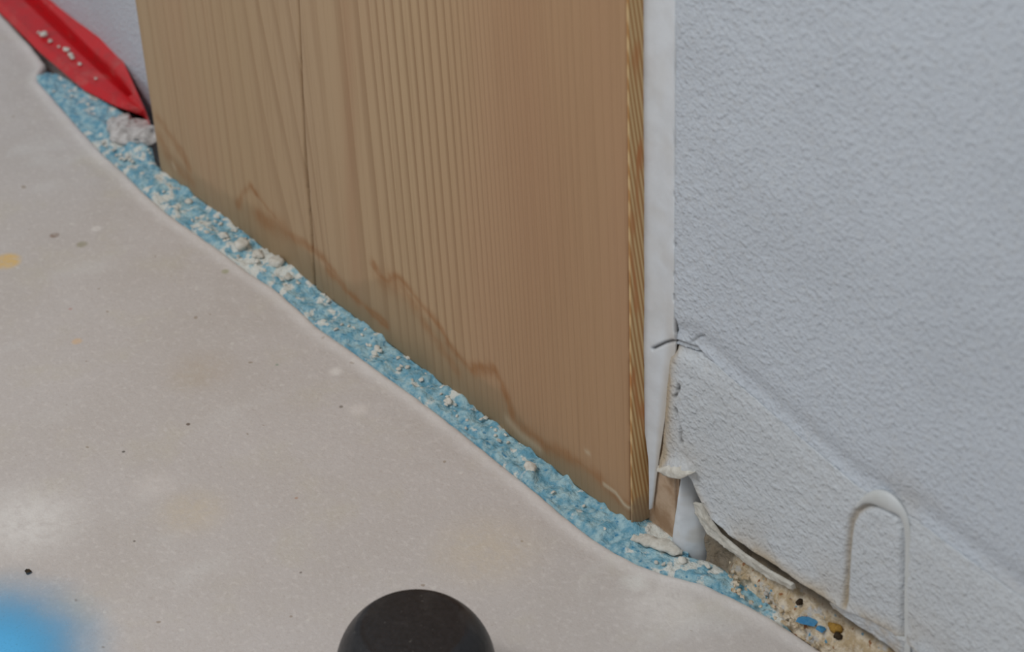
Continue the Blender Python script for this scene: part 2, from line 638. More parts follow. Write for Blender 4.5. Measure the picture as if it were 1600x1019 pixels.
wl = ribbon('wall_left', [(-1.6, .095, -.01), (-.342, .0250, -.01), (-.2575, .0130, -.01)], [(-1.6, .095, .9), (-.342, .0250, .9), (-.2575, .0130, .9)], 300, 60, M_wall, OUT,
            lambda P, u, v: .0006 * (fbm(P, 60) - .5), .03, None, lambda P, u, v: {'dirt_shade': u * 0, 'stain': u * 0})
tag(wl, 'white stippled wall set back behind the red strip', kind='structure')

# white wall above the baseboard
groove_px = [(1049, 537), (1088, 550), (1112, 567), (1150, 600), (1200, 643), (1270, 703), (1340, 762), (1430, 814), (1500, 867), (1600, 940)]
g = Y(groove_px)
g = np.concatenate([g, [[.20, WY, g[-1][2] - .002], [1.2, WY, g[-1][2] - .004]]])
gt = g.copy()
gt[:, 2] = .9
gt[0] = on_y(1052, 0) + (on_y(1052, 0) - on_y(1050, 300)) * ((.9 - on_y(1052, 0)[2]) / (on_y(1052, 0)[2] - on_y(1050, 300)[2]))
gt[0][1] = WY
g0 = Y([(1051, 537)])[0]
gt[0][0] = on_y(1054, 0, WY)[0]
crack1 = Y([(1018, 546), (1035, 538), (1050, 534), (1068, 540), (1085, 546), (1097, 558)])[:, [0, 2]]
crack1b = Y([(1075, 537), (1085, 530), (1097, 526)])[:, [0, 2]]
crack1c = Y([(1050, 566), (1066, 570), (1084, 576)])[:, [0, 2]]
crack_v = Y([(1059, 572), (1066, 592), (1064, 606), (1057, 618), (1060, 640), (1062, 655), (1067, 672), (1068, 690)])[:, [0, 2]]
crack_w = Y([(1053, 60), (1052, 200), (1054, 262), (1052, 300), (1054, 350), (1053, 420), (1052, 470), (1054, 532)])[:, [0, 2]]


def cracks(P):
    P2 = P[:, [0, 2]]
    n = vnoise(P, 500, 3)
    a = np.exp(-(dist_poly(P2, crack1) / .00038) ** 2)
    a = np.maximum(a, .7 * np.exp(-(dist_poly(P2, crack1b) / .0003) ** 2))
    a = np.maximum(a, .8 * np.exp(-(dist_poly(P2, crack1c) / .0003) ** 2) * sstep(.3, .6, n))
    a = np.maximum(a, np.exp(-(dist_poly(P2, crack_v) / .0005) ** 2) * sstep(.34, .55, n))
    b = np.exp(-(dist_poly(P2, crack_w) / .0003) ** 2) * sstep(.45, .7, vnoise(P, 420, 8)) * sstep(.20, .10, P[:, 2])
    return np.maximum(a, .8 * b)


def wall_disp(P, u, v):
    zg = np.interp(P[:, 0], g[:, 0], g[:, 2])
    d = P[:, 2] - zg
    return (-.0011 * np.exp(-((d - .0035) / .0040) ** 2) + .0007 * (fbm(P, 60, 1) - .5) - .0008 * cracks(P)
            + .0003 * (vnoise(P, 480, 2) - .5) * sstep(.16, .0, P[:, 0]) - .0006 * np.exp(-((P[:, 0] - g[0][0]) / .0006) ** 2))


def wall_at(P, u, v):
    d = P[:, 2] - np.interp(P[:, 0], g[:, 0], g[:, 2])
    st = .25 * sstep(.55, .75, fbm(P, 70, 6)) * np.exp(-(d / .012) ** 2)
    return {'dirt_shade': cracks(P) * .6, 'stain': st}


H = .9 - .07
us = np.unique(np.concatenate([np.linspace(0, .145, 340), np.linspace(.15, 1, 40)]))
wv = np.concatenate([np.linspace(0, .026, 64), np.linspace(.0268, .19, 200), np.linspace(.2, 1, 20)])
wr = ribbon('wall_right', g, gt, us, wv, M_wall, OUT, wall_disp, .010, None, wall_at)
tag(wr, 'white wall with stippled roller paint texture', kind='structure')

# baseboard, painted over, its foot broken away
top_px = [(1047, 545), (1060, 541), (1088, 553), (1100, 562)] + groove_px[2:]
bot_px = [(1031, 738), (1060, 742), (1080, 737), (1086, 758), (1099, 788), (1112, 812), (1140, 838), (1185, 870), (1215, 888), (1262, 920), (1318, 955),
          (1385, 985), (1452, 1036)]
top_ = Y(top_px)
bot_ = Y(bot_px)
bx = np.linspace(0, 1, 6)
bot_fix = []
T = np.concatenate([top_, [[.20, WY, top_[-1][2] - .002], [1.2, WY, top_[-1][2] - .004]]])
bpts = bot_[:]
# pair every top point with a bottom point, left to right
pairs = [(0, bot_[0]), (1, bot_[1]), (2, bot_[2]), (3, bot_[3]), (4, bot_[4]), (5, bot_[6])]
xs_t = T[:, 0]
bx_, bz_ = bot_[:, 0], bot_[:, 2]
order = np.argsort(bx_)
dense_x = np.concatenate([np.linspace(top_[3][0], .30, 90), [1.2]])
Tt = np.concatenate([top_[:3], np.stack([dense_x, np.full_like(dense_x, WY), np.interp(dense_x, T[3:, 0], T[3:, 2])], 1)])
# bottom: first the short ledge, then the torn edge
start = bot_[:3]
te = bot_[2:]
n_d = len(dense_x)
s_b = np.concatenate([[0], np.cumsum(np.linalg.norm(np.diff(te, axis=0), axis=1))])
w_ = np.clip((dense_x - dense_x[0]) / (te[-1][0] - dense_x[0]), 0, None)
tb = np.stack([np.interp(np.minimum(w_, 1) * s_b[-1], s_b, te[:, k]) for k in range(3)], 1)
past = w_ > 1
tb[past, 0] = dense_x[past]
tb[past, 2] = te[-1][2] + 0.0
Bt = np.concatenate([start, tb])
rag = (fbm(Bt, 260, 21) - .5)
Bt[4:-1, 2] += .0022 * rag[4:-1]

torn = te[:, [0, 2]]
arch_px = [(1320, 946), (1321, 920), (1324, 880), (1327, 840), (1331, 815), (1340, 799), (1354, 790), (1370, 788), (1388, 796), (1403, 812), (1411, 836), (1412, 870),
           (1411, 930), (1411, 985), (1411, 1040)]
arch = Y(arch_px)[:, [0, 2]]
ledge = Y([(1040, 728), (1062, 726), (1080, 733)])[:, [0, 2]]


def skirt_disp(P, u, v):
    P2 = P[:, [0, 2]]
    zg = np.interp(P[:, 0], T[:, 0], T[:, 2])
    d = zg - P[:, 2]
    k0 = sstep(.03, .005, P[:, 0])
    r = -.0002 + .0004 * sstep(0, .006, d) + .0008 * k0 * sstep(0, .004, d) - .0009 * k0 * np.exp(-(d / .0028) ** 2)
    r += .0007 * (fbm(P, 70, 1) - .5) + .0003 * (vnoise(P, 480, 2) - .5) - .0014 * cracks(P)
    dt = dist_poly(P2, torn)
    r += .0012 * np.exp(-(dt / .003) ** 2) * fbm(P, 150, 14) - .0016 * np.exp(-(dt / .0007) ** 2)
    r += .0016 * np.exp(-(dist_poly(P2, ledge) / .0022) ** 2)
    r -= .0011 * np.exp(-(dist_poly(P2, arch) / .0009) ** 2)
    lx = P[:, 0] - np.interp(P[:, 2], [bot_[0][2], top_[0][2]], [bot_[0][0], top_[0][0]])
    r -= .0012 * np.exp(-(lx / .0016) ** 2)
    return r


def skirt_at(P, u, v):
    P2 = P[:, [0, 2]]
    dt = dist_poly(P2, torn)
    lx = P[:, 0] - top_[0][0]
    n = fbm(P, 120, 31)
    lx2 = P[:, 0] - np.interp(P[:, 2], [bot_[0][2], top_[0][2]], [bot_[0][0], top_[0][0]])
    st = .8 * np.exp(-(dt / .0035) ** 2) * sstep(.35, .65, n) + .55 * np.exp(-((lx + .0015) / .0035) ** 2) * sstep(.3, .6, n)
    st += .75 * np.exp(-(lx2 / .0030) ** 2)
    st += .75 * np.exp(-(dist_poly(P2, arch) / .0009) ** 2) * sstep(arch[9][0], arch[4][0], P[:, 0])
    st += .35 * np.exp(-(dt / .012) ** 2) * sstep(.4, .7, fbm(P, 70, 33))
    return {'dirt_shade': np.clip(cracks(P) * .85 + .3 * np.exp(-(dt / .0005) ** 2) + .22 * np.exp(-(dist_poly(P2, arch) / .0006) ** 2), 0, 1), 'stain': np.clip(st, 0, 1)}


su = np.unique(np.concatenate([np.linspace(0, .135, 400), np.linspace(.135, 1, 60)]))
sk = ribbon('baseboard_right', Tt, Bt, su, 190, M_skirt, OUT, skirt_disp, .0022, None, skirt_at)
tag(sk, 'painted-over white baseboard with torn lower edge', kind='structure')

# smooth raised rim outside the arched groove of the baseboard
rim_px = [(1338, 792), (1350, 782), (1366, 778), (1385, 782), (1402, 793), (1414, 810), (1419, 838), (1419, 880), (1418, 940), (1418, 1000), (1418, 1050)]
pth = smooth_path(Y(rim_px, WY + .0001), 90)
rad = []
for i in range(90):
    k = i / 89
    rr = .0004 + .0017 * math.exp(-((k - .30) / .15) ** 2) + .0006 * min(1, k * 3)
    rad.append((rr, .0003 + .00085 * math.exp(-((k - .28) / .2) ** 2)))
V, Fc = tube_data(pth, rad, 16)
tag(link('arched_ridge', V, Fc, M_ridge, sk), 'smooth white raised rim along the arched groove')

# ------------------------------------------------------------------ wooden board
BL = -0.2585
BR = on_y(986, 600, 0)[0]            # the front corner; the board's end turns back from here to the wall
XE = BR - .0007
crack_px = [(462, -200), (466, 0), (472, 150), (477, 250), (486, 360), (490, 420), (493, 470)]
ck = Y(crack_px, 0)
board = empty('wooden_board', (-.13, 0, 0))
tag(board, 'wide pine board with water stained foot and split, beside the white filler', 'board')

# ring spacing measured along the row y = 100 of the photograph
ring_px = [215, 232, 246, 258, 270, 282, 294, 306, 318, 330, 343, 357, 372, 388, 404, 424, 448, 470, 505, 540, 566, 582, 594, 606, 619, 633, 647, 660, 673, 687, 699, 710, 720,
           729, 737, 745, 752, 759, 766, 773, 780, 787, 794, 801, 808, 815, 822, 830, 838, 846, 855, 865, 875, 886, 897, 910, 925, 940, 955, 970, 985, 1003]
ring_x = np.array([on_y(p, 100, 0)[0] for p in ring_px])
str_px = [(210, .12), (300, .15), (370, .18), (400, .26), (440, .34), (480, .10), (520, .16), (540, .42), (570, .36), (620, .44), (700, .42), (760, .20), (820, .13), (880, .07), (960, .05), (1003, .05)]
str_x = np.array([on_y(p, 100, 0)[0] for p, s in str_px])


def P2(pts):
    return Y(pts, 0)[:, [0, 2]]


tides = [(P2([(246, 182), (262, 205), (282, 235), (296, 262)]), .0022, .40), (P2([(250, 215), (262, 245), (300, 285)]), .003, .35),
         (P2([(372, 320), (379, 302), (391, 291), (404, 308), (420, 328), (440, 352)]), .0013, .55),
         (P2([(405, 338), (425, 350), (445, 362)]), .0040, .50), (P2([(440, 358), (480, 385), (505, 402), (522, 424), (534, 441)]), .0018, .50),
         (P2([(514, 424), (535, 444)]), .0022, .55),
         (P2([(584, 412), (594, 432), (607, 440), (620, 430), (634, 445), (660, 478), (685, 508), (705, 541), (720, 560), (735, 577)]), .0015, .60),
         (P2([(595, 440), (625, 445), (650, 478)]), .0035, .30),
         (P2([(735, 577), (752, 574), (772, 576), (785, 600), (797, 640), (800, 655)]), .0016, .55), (P2([(738, 577), (768, 577)]), .002, .45),
         (P2([(535, 450), (560, 470), (590, 496), (602, 506)]), .0014, .55), (P2([(660, 500), (690, 545), (715, 580)]), .0022, .25),
         (P2([(800, 660), (850, 697), (905, 722), (945, 757), (992, 800)]), .0020, .50), (P2([(815, 668), (830, 680)]), .002, .4)]
films = [(P2([(794, 657), (815, 680), (842, 700)]), .0018, .35), (P2([(944, 757), (962, 770), (975, 788), (995, 804)]), .0007, .8),
         (P2([(270, 256), (273, 262)]), .001, .4), (P2([(916, 706), (920, 708)]), .0008, .5)]
wetline = P2([(240, 215), (300, 268), (390, 318), (450, 360), (530, 440), (600, 432), (690, 515), (735, 575), (790, 610), (830, 672), (905, 722), (945, 757), (1003, 812)])
film_low = P2([(944, 757), (962, 770), (975, 788), (1003, 806)])
heart_l = P2([(540, -300), (540, 0), (546, 150), (550, 350), (560, 480)])


def wood_at(P, u, v):
    x, z = P[:, 0], P[:, 2]
    q = np.stack([x, z], 1)
    ztop = .145
    # rings lean towards the split on its left, and waver a little
    xc = np.interp(ztop, [0, .2], [ck[-1][0], ck[1][0]])
    lean = .020 * np.exp(-((x - (xc - .008)) / .022) ** 2) * np.clip((ztop - z) / .14, -1.5, 1.2) * (x < xc + .03)
    xs = x - lean * sstep(xc + .012, xc - .002, x) - .0045 * np.clip((ztop - z), -.1, .2) / .14 * sstep(xc, xc + .05, x) + .0009 * (fbm(P * np.array([1, 1, .35]), 22, 41) - .5)
    ring = np.interp(xs, ring_x, np.arange(len(ring_x)))
    stg = np.interp(xs, str_x, [s for p, s in str_px]) * (.65 + .7 * vnoise(P * np.array([1, 1, .15]), 90, 44))
    wob = (fbm(P, 210, 51) - .5) * .0036
    tide = np.zeros(len(x))
    for pl, wd, k in tides:
        tide = np.maximum(tide, (k + .12) * (.6 + .7 * fbm(P, 140, 52)) * np.exp(-((dist_poly(q, pl) + wob) / wd) ** 2))
    film = np.zeros(len(x))
    for pl, wd, k in films:
        film = np.maximum(film, k * np.exp(-(dist_poly(q, pl) / wd) ** 2))
    zl = np.interp(x, wetline[:, 0], wetline[:, 1]) + wob
    wet = .42 * sstep(.001, -.003, z - zl) * (.5 + .7 * fbm(P, 60, 55)) + .55 * np.exp(-(z / .010) ** 2) * sstep(-.26, -.12, x) * sstep(.0, -.04, x) * (.4 + .8 * fbm(P, 90, 56))
    zf = np.interp(x, film_low[:, 0], film_low[:, 1])
    low = sstep(.0004, -.0004, z - zf) * (x > film_low[0, 0])
    wet = np.clip(np.maximum(wet, .55 * low), 0, 1)
    crack = np.zeros(len(x))
    de = np.abs(x - XE)
    heart = .34 * np.exp(-(dist_poly(q, heart_l) / .0035) ** 2) + .28 * sstep(-.075, -.035, x) * (.4 + .9 * vnoise(P * np.array([1, 1, .2]), 60, 61))
    knot = np.exp(-(np.linalg.norm(q - P2([(768, 664), (768, 664)])[0], axis=1) / .0022) ** 2)
    crack = np.maximum(crack, .8 * knot)
    return {'across': (x - BL) / (BR - BL), 'ring': ring, 'ring_strength': stg, 'tide': tide, 'film': film, 'wet': wet, 'crack': crack, 'heart': np.clip(heart, 0, 1)}


zz = np.concatenate([np.linspace(0, .20, 270), np.linspace(.205, .9, 40)])


def stave(x_left, x_right, nx):
    """One board face: its left and right edges are functions of height."""
    xl, xr = x_left(zz), x_right(zz)
    A = np.stack([xl, zz * 0, zz], 1)
    B = np.stack([xr, zz * 0, zz], 1)
    nz = len(zz)
    s = zz / zz[-1]

    def disp(P, u, v):
        wl_, wr_ = P[:, 0] - np.interp(P[:, 2], zz, xl), np.interp(P[:, 2], zz, xr) - P[:, 0]
        e = np.minimum(wl_, wr_)
        return -.0004 * np.exp(-(e / .00025) ** 2)
    a, b = A, B
    seg_ = .5 * (np.linalg.norm(np.diff(a, axis=0), axis=1) + np.linalg.norm(np.diff(b, axis=0), axis=1))
    c_ = np.concatenate([[0], np.cumsum(seg_)])
    return ribbon('stave', A, B, c_ / c_[-1], nx, M_wood, OUT, disp, .012, board, wood_at)


def crack_x(z):
    return np.interp(z, ck[::-1, 2], ck[::-1, 0])


def gap(z):                          # the split opens towards the foot
    p = np.stack([z * 0 + 7, z * 0, z], 1)
    return .00012 + .00042 * sstep(.115, .05, z) * (.35 + 1.0 * vnoise(p, 120, 3)) + .00016 * sstep(.145, .10, z) * (vnoise(p, 300, 5) > .55)


stave(lambda z: z * 0 + BL, lambda z: crack_x(z) - gap(z), 150)
stave(lambda z: crack_x(z) + gap(z), lambda z: z * 0 + XE - .00010 - .00034 * sstep(.10, .04, z) * (vnoise(np.stack([z * 0, z * 0 + 3, z], 1), 260, 2) > .35), 270)
# the narrow strip of lighter wood at the board's right edge, turning back to the wall
ez = np.linspace(0, .9, 120)
prof = [(XE, .010), (XE, .0002), (XE + .0002, 0), (BR - .0002, 0), (BR, .0002), (BR + .0003, WY + .0055)]
V, Fc = [], []
zs = np.concatenate([[0.0008], np.linspace(.004, .2, 60), [.9]])
for z in zs:
    jj = .0004 * (vnoise(np.array([[0, 0, z]]), 90, 4)[0] - .5)
    for x, y in prof:
        V.append((x + (jj * .5 if x > XE + .0006 else 0), y, z))
k = len(prof)
for i in range(len(zs) - 1):
    for j in range(k):
        j2 = (j + 1) % k
        Fc.append((i * k + j, i * k + j2, (i + 1) * k + j2, (i + 1) * k + j))
Fc += [tuple(range(k))[::-1], tuple((len(zs) - 1) * k + j for j in range(k))]
tag(link('edge_strip', V, Fc, M_edge, board, False), 'lighter strip with slanting grain at the right edge')

# ------------------------------------------------------------------ frame post behind the corner
post = box('frame_post', (BR + .0005, .0070, -.0095), (on_y(1058, 800, .0064)[0], .0160, .075), M_brown)
V = []
pp = ribbon('bare_wood_face', Y([(1006, 852), (1057, 866)], .0064), Y([(1006, 640), (1053, 640)], .0064), 20, 30, M_brown, OUT, lambda P, u, v: .0004 * fbm(P, 200), .001, post)
tag(post, 'bare brown wood of the frame post in the hole beside the board foot', 'post')

# white filler between the board and the wall
rows = [(-900, 1004, 1056), (0, 1004, 1055), (300, 1005, 1054), (480, 1007, 1053), (530, 1008, 1053), (548, 1009, 1052), (575, 1011, 1047), (620, 1011, 1040), (680, 1012, 1031), (720, 1013, 1025),
        (750, 1014, 1021), (775, 1014, 1018), (797, 1014, 1015)]
A = Y([(a, y) for y, a, b in rows])
B = Y([(b, y) for y, a, b in rows])
A[:9, 0] -= .0012


def fill_disp(P, u, v):
    zlow = sstep(.072, .064, P[:, 2])
    return -.0010 * np.sin(np.pi * v) * (1 - zlow) + .00018 * (fbm(P, 120, 3) - .5) - .0013 * cracks(P) - .0010 * zlow * v


def fill_at(P, u, v):
    st = .55 * sstep(.085, .055, P[:, 2]) * sstep(.55, .95, v) + .12 * sstep(.5, .7, fbm(P, 90, 3))
    return {'dirt_shade': cracks(P) * .8, 'stain': np.clip(st, 0, 1)}


s_ = np.concatenate([np.linspace(0, .62, 60), np.linspace(.625, 1, 280)])
fi = ribbon('filler_joint', A, B, s_, 44, M_smooth, OUT, fill_disp, .0012, None, fill_at)
tag(fi, 'smooth white filler joint running up between wooden board and stippled wall', 'filler')

# curled flake of paint over the hole
fk = ribbon('paint_flake', Y([(1028, 728), (1050, 718), (1068, 722), (1083, 738)], WY - .0012), Y([(1031, 738), (1044, 746), (1063, 749), (1082, 740)], WY - .0030), 40, 14, M_plaster, OUT,
            lambda P, u, v: .0009 * np.sin(np.pi * v) + .0008 * (fbm(P, 260, 3) - .5), .0009)
tag(fk, 'curled white paint flake hanging over the hole at the board foot', 'paint flake')

# rounded white plaster post right of the hole
pw = ribbon('plaster_post', Y([(1078, 738), (1070, 765), (1063, 795), (1057, 830), (1054, 868)], .0075), Y([(1088, 738), (1092, 770), (1097, 800), (1102, 840), (1106, 878)], .0095), 60, 30, M_smooth, OUT,
            lambda P, u, v: .0042 * np.sqrt(np.clip(1 - (2 * v - 1) ** 2, 0, 1)) + .0009 * (fbm(P, 200, 6) - .5), .003, None,
            lambda P, u, v: {'dirt_shade': u * 0, 'stain': .35 * sstep(.5, .7, fbm(P, 160, 7))})
tag(pw, 'rounded white plaster post between the hole and the torn baseboard', 'post')
foot = smooth_path([on_z(988, 837, .0008), on_z(1005, 843, .0010), on_z(1025, 850, .0010), on_z(1045, 855, .0014), on_z(1056, 862, .0012), on_z(1066, 866, .0006)], 50)
fr = [.0007 + .0009 * math.sin(i / 49 * math.pi) for i in range(50)]
fr = [(max(.0006, a) * 1.5, max(.0006, a) * .9) for a in fr]
V, Fc = tube_data(foot, fr, 12, (0, 0, 1))
V = np.array(V)
V += (np.stack([fbm(V, 330, k) for k in (3, 4, 5)], 1) - .5) * .0022
tag(link('plaster_bead', V, Fc, M_plaster), 'crumbly white plaster bead on the floor at the corner of the board', 'plaster')

# torn layer behind the broken baseboard edge
tl = ribbon('torn_plaster_layer', Y([(1083, 786), (1094, 789), (1104, 808), (1124, 836), (1160, 866), (1200, 893), (1238, 914)], .0062),
            Y([(1087, 805), (1098, 826), (1108, 838), (1140, 860), (1172, 886), (1204, 908), (1240, 922)], .0074), 90, 16, M_plaster, OUT,
            lambda P, u, v: .0026 * (fbm(P, 230, 7, 4) - .4) - .0012 * (v > .93), .0009)
tag(tl, 'torn pale plaster layer showing under the broken edge of the baseboard', 'plaster')

tl2 = ribbon('torn_plaster_layer', Y([(1296, 942), (1330, 956), (1362, 966), (1395, 984), (1440, 1018), (1480, 1052)], .0046), Y([(1302, 952), (1338, 976), (1368, 996), (1400, 1020), (1438, 1048), (1476, 1080)], .0058), 80, 20, M_skirt, OUT,
              lambda P, u, v: .0020 * (fbm(P, 230, 13, 4) - .4) - .0012 * (v > .93), .0009, None, lambda P, u, v: {'dirt_shade': u * 0, 'stain': .6 * sstep(.4, .65, fbm(P, 180, 15))})
tag(tl2, 'pale torn plaster layer peeling under the baseboard below the arched ridge', 'plaster')

# crumbly mortar under the baseboard
mt_px = [(1088, 800), (1112, 828), (1150, 858), (1200, 890), (1250, 922), (1320, 965), (1390, 1005), (1460, 1050)]
mb_px = [(1096, 886), (1120, 893), (1160, 916), (1212, 952), (1246, 988), (1300, 1024), (1370, 1070), (1440, 1115)]
A = Y(mt_px, .0115)
A[:, 2] += .006
B = Z(mb_px, -.0006)
B[3:, 1] -= .0012
A = np.concatenate([A, [[.16, .0115, .026], [.5, .0115, .026]]])
B = np.concatenate([B, [[.15, .0068, 0], [.5, .009, 0]]])
sg = .5 * (np.linalg.norm(np.diff(A, axis=0), axis=1) + np.linalg.norm(np.diff(B, axis=0), axis=1))
c_ = np.concatenate([[0], np.cumsum(sg)])
c_ /= c_[-1]
mu = np.unique(np.concatenate([np.linspace(0, c_[7], 260), np.linspace(c_[7], 1, 40)]))
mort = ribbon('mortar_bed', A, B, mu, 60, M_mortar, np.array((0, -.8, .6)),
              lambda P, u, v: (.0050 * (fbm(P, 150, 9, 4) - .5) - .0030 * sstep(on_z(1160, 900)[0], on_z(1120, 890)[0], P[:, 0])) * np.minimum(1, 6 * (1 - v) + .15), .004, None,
              lambda P, u, v: {'dirt_shade': np.clip(.9 * sstep(on_y(1165, 880, .008)[0], on_y(1130, 870, .008)[0], P[:, 0]) + .9 * sstep(.42, .22, v + .2 * (fbm(P, 150, 12) - .5)), 0, 1)})  # shadow under the torn edge painted into the colour; also darker at left
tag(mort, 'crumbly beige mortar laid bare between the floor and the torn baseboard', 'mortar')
gr = []
for i in range(150):
    t_ = random.random()
    px = 1140 + 290 * t_
    py = 893 + (px - 1140) * .66 + random.uniform(-14, 30)
    gr.append(lump_data(on_z(px, py, .0012 + .002 * random.random()), (random.uniform(.0004, .0011), random.uniform(.0003, .0009), .0005), i, 1, .5, 1))
V, Fc = join(gr)
tag(link('mortar_grain', V, Fc, M_mortar, mort, False), 'loose pale grains', kind='stuff')

# ------------------------------------------------------------------ blue edge strip
low_px = [(57, 124)] + edge_px[1:26] + [(1150, 934), (1205, 964), (1238, 978)]
up_of = {}
up_px = [(72, 106), (150, 152), (185, 172), (215, 195), (235, 222), (243, 258), (262, 275), (330, 322), (400, 372), (440, 402), (500, 452), (560, 505), (610, 550), (650, 590), (720, 640), (790, 678), (860, 730), (930, 790),
         (985, 832), (1020, 852), (1055, 868), (1110, 880), (1160, 910), (1215, 944), (1246, 970)]
lowZ, upZ = Z(low_px, -.0006), Z(up_px, -.0006)
lx = lowZ[:, 0]
ts = np.linspace(0, 1, 120)
def along(Q, t):
    s = np.concatenate([[0], np.cumsum(np.linalg.norm(np.diff(Q, axis=0), axis=1))])
    return np.stack([np.interp(t * s[-1], s, Q[:, k]) for k in range(3)], 1)
xs_ = np.linspace(lowZ[0, 0], lowZ[-1, 0], 160)
LA = np.stack([xs_, np.interp(xs_, lowZ[:, 0], lowZ[:, 1]), xs_ * 0 - .0006], 1)
o_ = np.argsort(upZ[:, 0])
UA = np.stack([xs_, np.interp(xs_, upZ[o_, 0], upZ[o_, 1]), xs_ * 0 - .0006], 1)
LA[:, 1] -= .0004
UA[:, 1] = np.where(xs_ > BL + .004, np.maximum(UA[:, 1], .0012), UA[:, 1])
UA[:, 1] = np.where((xs_ > -.010) & (xs_ < .014), np.maximum(UA[:, 1], .0068), UA[:, 1])


def strip_disp(P, u, v):
    ed = np.minimum(v, 1 - v)
    return (.0030 * (fbm(P, 260, 17, 4) - .42) + .0016 * sstep(.55, .8, fbm(P, 120, 19))) * sstep(0, .12, ed) + .0004 - .0006 * (u < .004)


WH = P = None
white_x = [(60, .10), (140, .25), (200, .50), (245, .30), (300, .42), (330, .36), (380, .56), (440, .62), (470, .36), (520, .26), (560, .16), (640, .25), (700, .28), (740, .10), (790, .10), (830, .18), (900, .06), (960, .06), (1000, .24), (1060, .40), (1100, .30), (1160, .40), (1240, .5)]
wx = np.array([on_z(p, 60 + p * .8)[0] for p, k in white_x])


def strip_at(P, u, v):
    n = fbm(P, 320, 23, 3)
    base = np.interp(P[:, 0], wx, [k for p, k in white_x])
    return {'plaster': np.clip((n - .5) * 1.7 + base + .10 * (v - .5) + .6 * sstep(.0005, .0025, P[:, 1]) * (P[:, 0] > -.012) * (P[:, 0] < .012), 0, 1.2)}


st = ribbon('edge_insulation_strip', LA, UA, 900, 36, M_strip, (0, 0, 1), strip_disp, .008, None, strip_at)
tag(st, 'mottled blue foam edge strip with plaster smears running along the foot of the wooden board', 'foam strip')
cr = []
for i in range(150):
    px = random.choice([random.uniform(70, 1230), random.uniform(340, 480), random.uniform(190, 240), random.uniform(560, 800)])
    x = on_z(px, 60 + px * .79)[0]
    yl, yu = np.interp(x, LA[:, 0], LA[:, 1]), np.interp(x, UA[:, 0], UA[:, 1])
    y = yl + (yu - yl) * random.uniform(.1, .95)
    cr.append(lump_data((x, y, .0002), (random.uniform(.0004, .0011), random.uniform(.0004, .0010), .0005), i + 300, 1, .5, 1))
V, Fc = join(cr)
tag(link('plaster_crumbs', V, Fc, M_plaster, st, False), 'small white plaster crumbs', kind='stuff')
for i, (px, py, r) in enumerate([(433, 417, .0030), (377, 388, .0026), (350, 372, .0018), (404, 402, .0022), (452, 436, .0016), (447, 404, .0018), (590, 548, .0014), (700, 632, .0014), (828, 738, .0022), (1010, 848, .0018), (296, 318, .0015), (1066, 878, .0014)]):
    V, Fc = lump_data(on_z(px, py, -.0002), (r, r * .8, r * .6), 500 + i, 3, .45, 1)
    link('plaster_lump', V, Fc, M_plaster, st)

# grey plaster plug between the strip and the red profile
V, Fc = lump_data(on_z(211, 217, -.002), (.0165, .0075, .0030), 77, 4, .45, 1)
V = np.array(V)
V += (fbm(V, 260, 8)[:, None] - .5) * .005
tag(link('plaster_plug', V, Fc, M_grey), 'grey plaster lump between the red strip and the left foot of the board', 'plaster')

# ------------------------------------------------------------------ red plastic profile
red = empty('plastic_channel', tuple(on_z(120, 90, 0)))
tag(red, 'red plastic channel strip with slanted tip lying at the wall left of the board', 'plastic strip')


def far(p, q, k):                       # carry a line on beyond the frame
    return tuple(np.array(q) + (np.array(q) - np.array(p)) * k)


# lines along the profile, from the frame's edge to the tip; heights above the floor
L = {}
L['front_low'] = ([(-120, -95), (-5, 15), (60, 80), (130, 140), (180, 166), (224, 181)], .0015)
L['front_top'] = ([(-112, -105), (4, 6), (66, 68), (138, 128), (184, 153), (226, 174)], .0042)
L['groove_front'] = ([(-70, -110), (34, -2), (80, 42), (148, 106), (176, 132), (200, 152)], .0040)
L['groove_low'] = ([(-65, -116), (40, -8), (88, 36), (154, 100), (182, 126), (204, 149)], .0016)
L['groove_back'] = ([(-55, -122), (50, -14), (96, 30), (158, 92), (180, 113), (208, 147)], .0062)
L['rear_top'] = ([(-15, -108), (92, 0), (122, 22), (160, 58), (190, 90), (228, 174)], .0105)
L['rear_low'] = ([(-15, -108), (92, 0), (122, 22), (160, 58), (190, 90), (228, 174)], None)
lines = []
for kk, (pts, z) in L.items():
    if z is None:
        q = lines[-1].copy()
        q[:, 2] = .0015
        q[:, 1] += .0015
    else:
        q = Z(pts, z)
    lines.append(along(smooth_path(q, 40) if False else q, np.linspace(0, 1, 48)))
lines = np.array(lines)                  # 7 x 48 x 3
k, m = lines.shape[:2]
V = lines.transpose(1, 0, 2).reshape(-1, 3)
Fc = []
for i in range(m - 1):
    for j in range(k):
        j2 = (j + 1) % k
        Fc.append((i * k + j, (i + 1) * k + j, (i + 1) * k + j2, i * k + j2))
Fc += [tuple(range(k)), tuple((m - 1) * k + j for j in range(k))[::-1]]
body = link('channel_body', V, Fc, M_red, red, False)
bm_mod = body.modifiers.new('bevel', 'BEVEL')
bm_mod.width = .0006
bm_mod.segments = 2
bm_mod.limit_method = 'ANGLE'
fle = []
for i, (px, py, r) in enumerate([(69, 58, .0022), (79, 66, .0011), (104, 80, .0016), (110, 88, .0013), (113, 92, .0011), (125, 102, .0010), (92, 74, .0007), (60, 52, .0008), (150, 124, .0007)]):
    fle.append(lump_data(on_z(px, py, .0043), (r, r * .8, r * .5), 700 + i, 2, .4, 1))
V, Fc = join(fle)
tag(link('plaster_flecks', V, Fc, M_plaster, red), 'white plaster flecks on the front flange')

# ------------------------------------------------------------------ black door stop
c0 = on_z(650, 1046, .018)
ds = empty('door_stop', (c0[0], c0[1], 0))
tag(ds, 'round black rubber door stop standing on the floor', 'door stop')
R = .0200


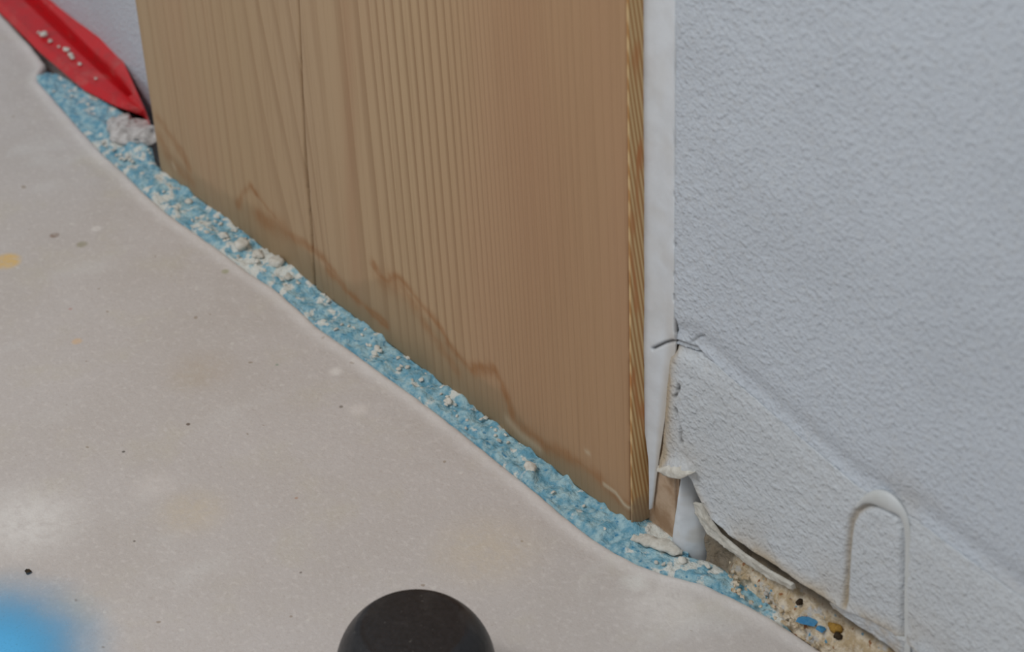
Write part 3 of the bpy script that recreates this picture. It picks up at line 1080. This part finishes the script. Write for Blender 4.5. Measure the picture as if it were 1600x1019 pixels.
def lathe(name, prof, mat, n=72):
    V, Fc = [], []
    for r, z in prof:
        for i in range(n):
            a = 2 * math.pi * i / n
            V.append((c0[0] + r * math.cos(a), c0[1] + r * math.sin(a), z))
    m = len(prof)
    for j in range(m - 1):
        for i in range(n):
            i2 = (i + 1) % n
            Fc.append((j * n + i, j * n + i2, (j + 1) * n + i2, (j + 1) * n + i))
    Fc += [tuple(range(n))[::-1], tuple((m - 1) * n + i for i in range(n))]
    return link(name, V, Fc, mat, ds)


pr = [(R * .97, 0), (R * 1.0, .0010), (R * 1.0, .004), (R * 1.0, .016)]
for i in range(15):
    a = i / 14 * math.radians(50)
    pr.append((R * math.cos(a) ** .85, .018 + .0185 * math.sin(a)))
lathe('rubber_body', pr, M_black)
rt, zt = pr[-1]
cap = [(rt * .99, zt - .002), (rt * .985, zt - .0002), (rt * .95, zt + .0001), (rt * .9, zt + .00005), (rt * .8, zt + .0002), (rt * .4, zt + .0006), (rt * .05, zt + .0007)]
lathe('top_disc', cap, M_black)

# ------------------------------------------------------------------ loose bits on the floor and mortar
_mv = np.array([v.co[:] for v in mort.data.vertices])[:len(mu) * 60]
_w = _mv - EYE
_dd = _w @ FW
_mp = np.stack([800 + F_PX * (_w @ RT) / _dd, 509.5 - F_PX * (_w @ UP) / _dd], 1)


def on_mortar(px, py):                  # the place on the mortar's surface seen there
    return _mv[np.argmin(((_mp - (px, py)) ** 2).sum(1))] + np.array([0, -.0002, -.0001])


def crumb(name, px, py, z, r, mat, seed, label, cat, flat=.6, sub=2, ang=0.0):
    V, Fc = lump_data((0, 0, 0), r, seed, sub, .55, flat)
    ca, sa = math.cos(ang), math.sin(ang)
    V = np.stack([V[:, 0] * ca - V[:, 1] * sa, V[:, 0] * sa + V[:, 1] * ca, V[:, 2]], 1)
    return tag(link(name, V + (on_mortar(px, py) if z else on_z(px, py, 0)), Fc, mat, None, sub > 1), label, cat)


crumb('dirt_crumb', 45, 895, 0, (.0011, .0009, .0009), M_dark, 1, 'tiny black dirty crumb beside the blue overspray on the floor', 'crumb')
crumb('foam_chip', 1262, 975, .0030, (.0030, .0015, .0016), M_bluechip, 2, 'larger bright blue foam chip lying on the crumbly mortar', 'foam chip', .8, 1, .6)
crumb('foam_chip', 1284, 984, .0028, (.0017, .0011, .0012), M_bluechip, 3, 'smaller blue foam chip just right of the larger one on the mortar', 'foam chip', .8, 1, .2)
crumb('grit', 1306, 990, .0030, (.0018, .0010, .0013), M_ochre, 4, 'ochre grit piece on the mortar right of the blue chips', 'grit', 1, 2, .3)
crumb('grit', 1310, 998, .0036, (.0013, .0008, .0012), M_dark, 5, 'black grit piece below the ochre one on the mortar', 'grit', 1, 2, .8)
crumb('grit', 1251, 944, .0042, (.0014, .0006, .0010), M_dark, 6, 'dark brown grit sliver above the larger blue chip on the mortar', 'grit', 1, 2, 1.4)
